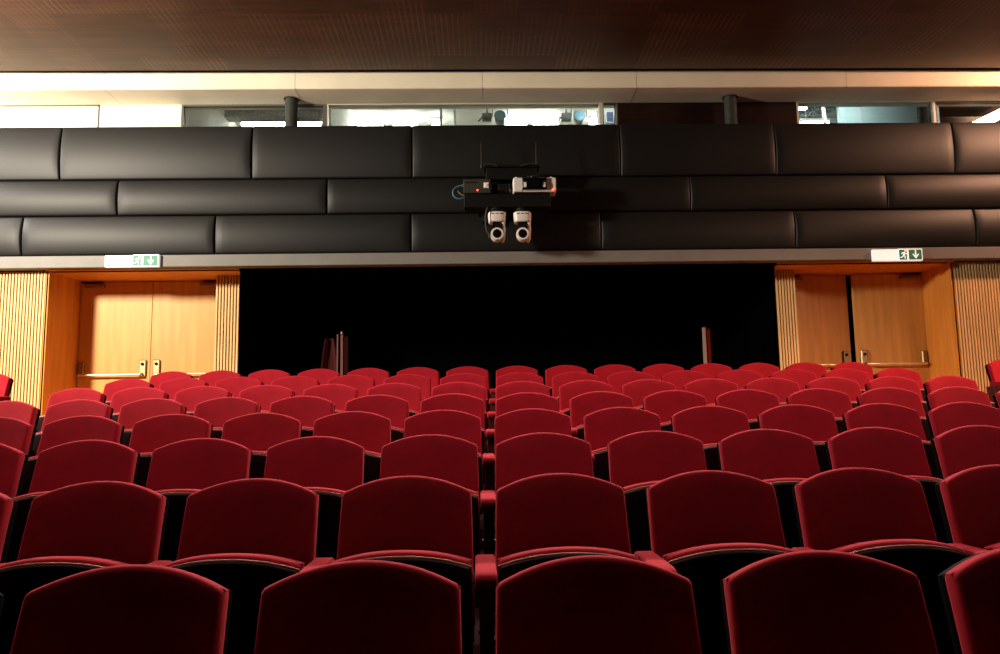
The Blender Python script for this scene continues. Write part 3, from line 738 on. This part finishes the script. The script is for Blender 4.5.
# ------------------------------------------------------------------ camera rig on the panels
YR = 9.62
def pr(px, py, Y=YR): return at(px, py, Y)
cz_ = pr(506, 200)
rig = empty('equipment_shelf', (cz_.x, YR, pr(506, 206).z), 'black wall shelf bracket with two aerials carrying the camera electronics', 'shelf')
ox, oz = rig.location.x, rig.location.z
def rb(mb, p0, p1, y0, y1, bev=.006, base=(0, 0)):
    a, b = pr(*p0), pr(*p1); return mb.bbox(a.x - ox, b.x - ox, y0, y1, b.z - oz, a.z - oz, bev)
mb = MB(); rb(mb, (464, 194), (551, 206.5), 0.0, .32); mb.build('tray', M['equip'], rig)
mb = MB(); rb(mb, (486, 164), (538, 176.5), .10, .30); rb(mb, (484, 163), (540, 165), .06, .32, .003); rb(mb, (492, 179), (498, 194), .14, .22); mb.build('upper_box', M['equip'], rig)
mb = MB(); mb.bbox(-.35, .35, .32, YP - YR - .046, -.02, .05, .004); mb.bbox(-.30, -.22, .30, YP - YR - .046, -.12, .35, .004); mb.bbox(.22, .30, .30, YP - YR - .046, -.12, .35, .004); mb.build('wall_bracket', M['equip'], rig)
for px in (481.5, 537.0):
    a, b = pr(px, 164), pr(px - .6, 139)
    mb = MB(); mb.tube([(a.x - ox, .12, a.z - oz), (b.x - ox, .12, b.z - oz)], [.009, .004], 8); mb.tube([(a.x - ox, .12, a.z - oz - .02), (a.x - ox, .12, a.z - oz + .03)], .014, 8); mb.build('aerial', M['equipg'], rig)
mb = MB()
a, b = pr(484, 163.5), pr(498, 165.0); mb.tube([(a.x - ox, .05, a.z - oz), ((a.x + b.x) / 2 - ox, .04, a.z - oz + .01), (b.x - ox, .05, b.z - oz)], .008, 6)
a, b = pr(520, 165), pr(538, 162.8); mb.tube([(a.x - ox, .05, a.z - oz), ((a.x + b.x) / 2 - ox, .04, (a.z + b.z) / 2 - oz + .015), (b.x - ox, .05, b.z - oz)], .008, 6); mb.build('lead', M['equipg'], rig)
# left electronics box (stands on the tray)
a, b = pr(463.5, 180.0), pr(490.5, 193.7)
bx = empty('control_box', ((a.x + b.x) / 2, YR - .03, b.z), 'olive grey control box with one red indicator on the shelf beside blue cable', 'electronics box')
w_, h_ = (b.x - a.x) / 2, a.z - b.z
mb = MB(); mb.bbox(-w_, w_, 0, .25, .002, h_, .006); mb.build('casing', M['equipg'], bx)
mb = MB(); mb.bbox(w_ - .085, w_ - .02, -.012, 0, h_ * .35, h_ * .75, .004); mb.bbox(w_ - .07, w_ - .035, -.02, -.012, h_ * .45, h_ * .65, .004); mb.build('connector', M['white'], bx)
p = pr(477.5, 191); mb = MB(); mb.lathe([(.011, 0), (.011, .008), (.006, .012)], 10, Matrix.Translation((p.x - bx.location.x, -.001, h_ * .2)) @ Matrix.Rotation(math.radians(90), 4, 'X')); mb.build('indicator', M['led'], bx)
mb = MB()
for k in range(7): mb.box(-w_ + .03 + k * .022, -w_ + .04 + k * .022, -.003, 0, h_ * .72, h_ * .84)
mb.build('vent_slots', M['equip'], bx)
# right electronics box: white casing with a dark lens block
a, b = pr(513, 178.5), pr(556, 192.5)
bx2 = empty('receiver_unit', ((a.x + b.x) / 2, YR - .03, b.z), 'white fronted receiver unit with black centre and red indicator on shelf', 'electronics box')
w_, h_ = (b.x - a.x) / 2, a.z - b.z
mb = MB(); mb.bbox(-w_, -w_ * .55, -.01, .22, .003, h_, .012); mb.bbox(w_ * .5, w_, -.01, .22, .003, h_, .012); mb.bbox(-w_ * .6, w_ * .55, .0, .22, .003, h_ * .92, .006); mb.build('casing', M['white'], bx2)
mb = MB(); mb.bbox(-w_ * .6, w_ * .56, -.05, .0, h_ * .12, h_ * .98, .012)
mb.tube([(0, -.05, h_ * .55), (0, -.09, h_ * .55)], h_ * .34, 16); mb.bbox(-.05, .06, -.03, .12, h_ * .95, h_ * 1.12, .01); mb.bbox(-w_ * .3, -w_ * .2, -.02, .1, h_, h_ * 1.12, .004); mb.build('lens_block', M['lensblack'], bx2)
mb = MB()
for q in (-.45, .42): mb.bbox(w_ * q - .018, w_ * q + .018, -.062, -.05, h_ * .25, h_ * .6, .004)
mb.build('latch', M['white'], bx2)
mb = MB()
for q in (-.85, .8): mb.tube([(w_ * q, .04, h_ - .01), (w_ * q, .04, h_ + .015)], .02, 12)
mb.build('dial', M['white'], bx2)
p = pr(553, 191); mb = MB(); mb.lathe([(.011, 0), (.011, .008), (.006, .012)], 10, Matrix.Translation((p.x - bx2.location.x, -.0105, h_ * .12)) @ Matrix.Rotation(math.radians(90), 4, 'X')); mb.build('indicator', M['led'], bx2)
# two white pan-tilt cameras hanging under the tray
def ptz(pxc, label, rz):
    t = pr(pxc, 207); o = empty('pan_tilt_camera', (t.x, YR + .10, t.z), label, 'camera', 'pan-tilt cameras under the shelf', rz)
    s = (pr(510, 200).x - pr(500, 200).x) / 10      # metres per pixel here
    mb = MB(); mb.lathe([(s * 7, -s * 4.6), (s * 7, 0)], 18); mb.build('mount_disc', M['equip'], o)
    # broad rounded base with vents
    def rr(w, d, n=28):
        return [(math.copysign(abs(math.cos(2 * math.pi * k / n)) ** .55, math.cos(2 * math.pi * k / n)) * w, math.copysign(abs(math.sin(2 * math.pi * k / n)) ** .55, math.sin(2 * math.pi * k / n)) * d) for k in range(n)]
    def loft(mb, secs, n=28):
        vs = []; fs = []
        for (w, d, z, cx) in secs: vs += [Vector((x + cx, y, z)) for x, y in rr(w, d, n)]
        for i in range(len(secs) - 1):
            for k in range(n): k2 = (k + 1) % n; fs.append((i * n + k, i * n + k2, (i + 1) * n + k2, (i + 1) * n + k))
        fs += [tuple(range(n)), tuple((len(secs) - 1) * n + k for k in range(n))]
        mb.add(vs, fs)
    mb = MB(); loft(mb, [(s * 8.2, s * 8, -s * 4.4, 0), (s * 9, s * 8.6, -s * 5.2, 0), (s * 9, s * 8.6, -s * 8, 0), (s * 8.6, s * 8.4, -s * 13.5, 0), (s * 7.6, s * 7.6, -s * 14.5, 0)])
    base = mb.build('camera_base', M['white'], o)
    mb = MB(); y = -s * 8.7
    for q in (-4.5, 0, 4.5): mb.box(s * (q - 1.6), s * (q + 1.6), y, y + .01, -s * 7.0, -s * 6.3)
    mb.build('vent_slots', M['lensblack'], base)
    # fork arm on the right and dark inner drum
    mb = MB(); loft(mb, [(s * 2.2, s * 5, -s * 13.5, s * 6.2), (s * 2.2, s * 5.2, -s * 24, s * 6.2), (s * 2.0, s * 4.8, -s * 31, s * 5.9), (s * 1.2, s * 3.2, -s * 34, s * 5.4)]); mb.build('fork_arm', M['white'], o)
    mb = MB(); mb.tube([(-s * 4.5, 0, -s * 19.5), (s * 4.5, 0, -s * 19.5)], s * 6.4, 18); mb.build('tilt_drum', M['equip'], o)
    mtx = Matrix.Translation((-s * 0.2, -s * 2, -s * 27.5)) @ Matrix.Rotation(math.radians(90), 4, 'X')
    mb = MB(); mb.lathe([(s * 4.5, -s * 7), (s * 6.4, -s * 4), (s * 6.6, s * 6), (s * 6.0, s * 8), (s * 4.6, s * 8.2), (s * 4.4, s * 7)], 24, mtx); head = mb.build('lens_head', M['white'], o)
    mb = MB(); mb.lathe([(s * 4.4, s * 6.6), (s * 4.4, s * 7.4), (s * 2.5, s * 7.8), (s * .1, s * 7.9)], 20, mtx); mb.build('lens', M['lensblack'], head)
    return o
ptz(497.0, 'white pan-tilt camera under the shelf, the one nearer the hanging black lead', 0.0)
ptz(522.5, 'white pan-tilt camera under the shelf, the one below the white receiver unit', 0.0)
def cable(name, pts, r, m, label, Y):
    P = [pr(x, y, Y) for x, y in pts]; out = []
    for i in range(len(P) - 1):
        p0 = P[max(i - 1, 0)]; p1 = P[i]; p2 = P[i + 1]; p3 = P[min(i + 2, len(P) - 1)]
        for k in range(6):
            t = k / 6; out.append(0.5 * ((2 * p1) + (p2 - p0) * t + (2 * p0 - 5 * p1 + 4 * p2 - p3) * t * t + (3 * p1 - p0 - 3 * p2 + p3) * t ** 3))
    out.append(P[-1]); mb = MB(); mb.tube(out, r, 8); return tag(mb.build(name, m, origin=P[0]), label, 'cable')
cable('cable', [(464.5, 186.5), (459, 186), (453.5, 190), (453.5, 195.5), (458, 198.7), (464, 198)], .011, M['blue'], 'blue cable looping out of the olive grey control box', YR + .06)
cable('cable', [(464, 184), (460, 187), (458, 191), (461.5, 194.5), (464, 195.5)], .009, M['yellowc'], 'thin yellowish cable loop inside the blue cable loop', YR + .09)
cable('cable', [(487.5, 207.5), (485.5, 215), (486, 228), (489, 235), (489.5, 238)], .010, M['black_rubber'], 'black lead hanging from the shelf to the first pan-tilt camera', YR - .03)

# ------------------------------------------------------------------ light
def area(name, loc, target, size, power, col, spread=180, sy=None):
    l = bpy.data.lights.new(name, 'AREA'); l.energy = power; l.color = col; l.size = size; l.spread = math.radians(spread)
    if sy: l.shape = 'RECTANGLE'; l.size_y = sy
    o = bpy.data.objects.new(name, l); COL.objects.link(o); o.location = loc
    o.rotation_euler = (Vector(target) - Vector(loc)).to_track_quat('-Z', 'Y').to_euler(); return o
def spot(name, loc, target, power, col, ang, blend=.6, rad=.12):
    l = bpy.data.lights.new(name, 'SPOT'); l.energy = power; l.color = col; l.spot_size = math.radians(ang); l.spot_blend = blend; l.shadow_soft_size = rad
    o = bpy.data.objects.new(name, l); COL.objects.link(o); o.location = loc
    o.rotation_euler = (Vector(target) - Vector(loc)).to_track_quat('-Z', 'Y').to_euler(); return o
WARM = (1.0, 0.88, 0.70)
spot('house_lamp_left', (-7.4, 5.4, CZ + 3.4), (-5.4, 10.4, CZ + 1.0), 3600, WARM, 140, .5, .35)
spot('house_lamp_corner_left', (-8.2, 9.0, CZ + 4.0), (-4.5, 10.2, CZ + 3.4), 640, (1.0, .93, .82), 165, .3, .2)
spot('house_lamp_right', (7.8, 5.0, CZ + 3.4), (4.3, 8.0, CZ - .5), 1900, (1.0, .57, .36), 78, 1.0, .35)
spot('house_lamp_corner_right', (8.5, 8.5, z_ce - .03), (5.2, 10.2, CZ + 2.2), 1300, (1.0, .50, .30), 150, .6, .2)
area('fill_front', (0, 3.8, z_ce - .05), (0, 4.2, 0), 12.0, 150, (1.0, .80, .70), 120, .4)  # added overhead fill for seat fronts and tops, no real fitting
area('fill_rim_rear', (0, 7.9, z_ce - .08), (0, 3.2, CZ - .6), 11.0, 430, (1.0, .78, .70), 90, .3)  # added rim light on the seat tops, standing in for window glow
xm = (wx(797) + wx(936)) / 2
area('room_fill_teal', (xm, 11.0, ZBC - .04), (xm, 12.2, zw0 + .3), .8, 22, (.9, 1.0, 1.0), 160)  # added light to brighten the bluish room, no fitting here
xm = wx(609)
area('room_fill_slot', (xm + .02, 11.0, ZBC - .04), (xm + .05, 11.8, zw0 + .3), .25, 9, (.85, .93, 1.0), 160)  # added light to whiten the wall behind the narrow window
xm = (wx(181) + wx(327)) / 2
area('room_fill_first', (xm, 11.2, ZBC - .05), (xm, 12.6, zw0 + .4), 1.0, 5, (1.0, .98, .92), 160)  # added light lifting the dim room beyond what its tubes give
w = bpy.data.worlds.new('world'); S.world = w; w.use_nodes = True
w.node_tree.nodes['Background'].inputs[0].default_value = (0.5, 0.4, 0.35, 1); w.node_tree.nodes['Background'].inputs[1].default_value = 0.0
S.view_settings.view_transform = 'Standard'; S.view_settings.look = 'None'; S.view_settings.gamma = 1; S.view_settings.use_curve_mapping = False
S.view_settings.exposure = 0.0
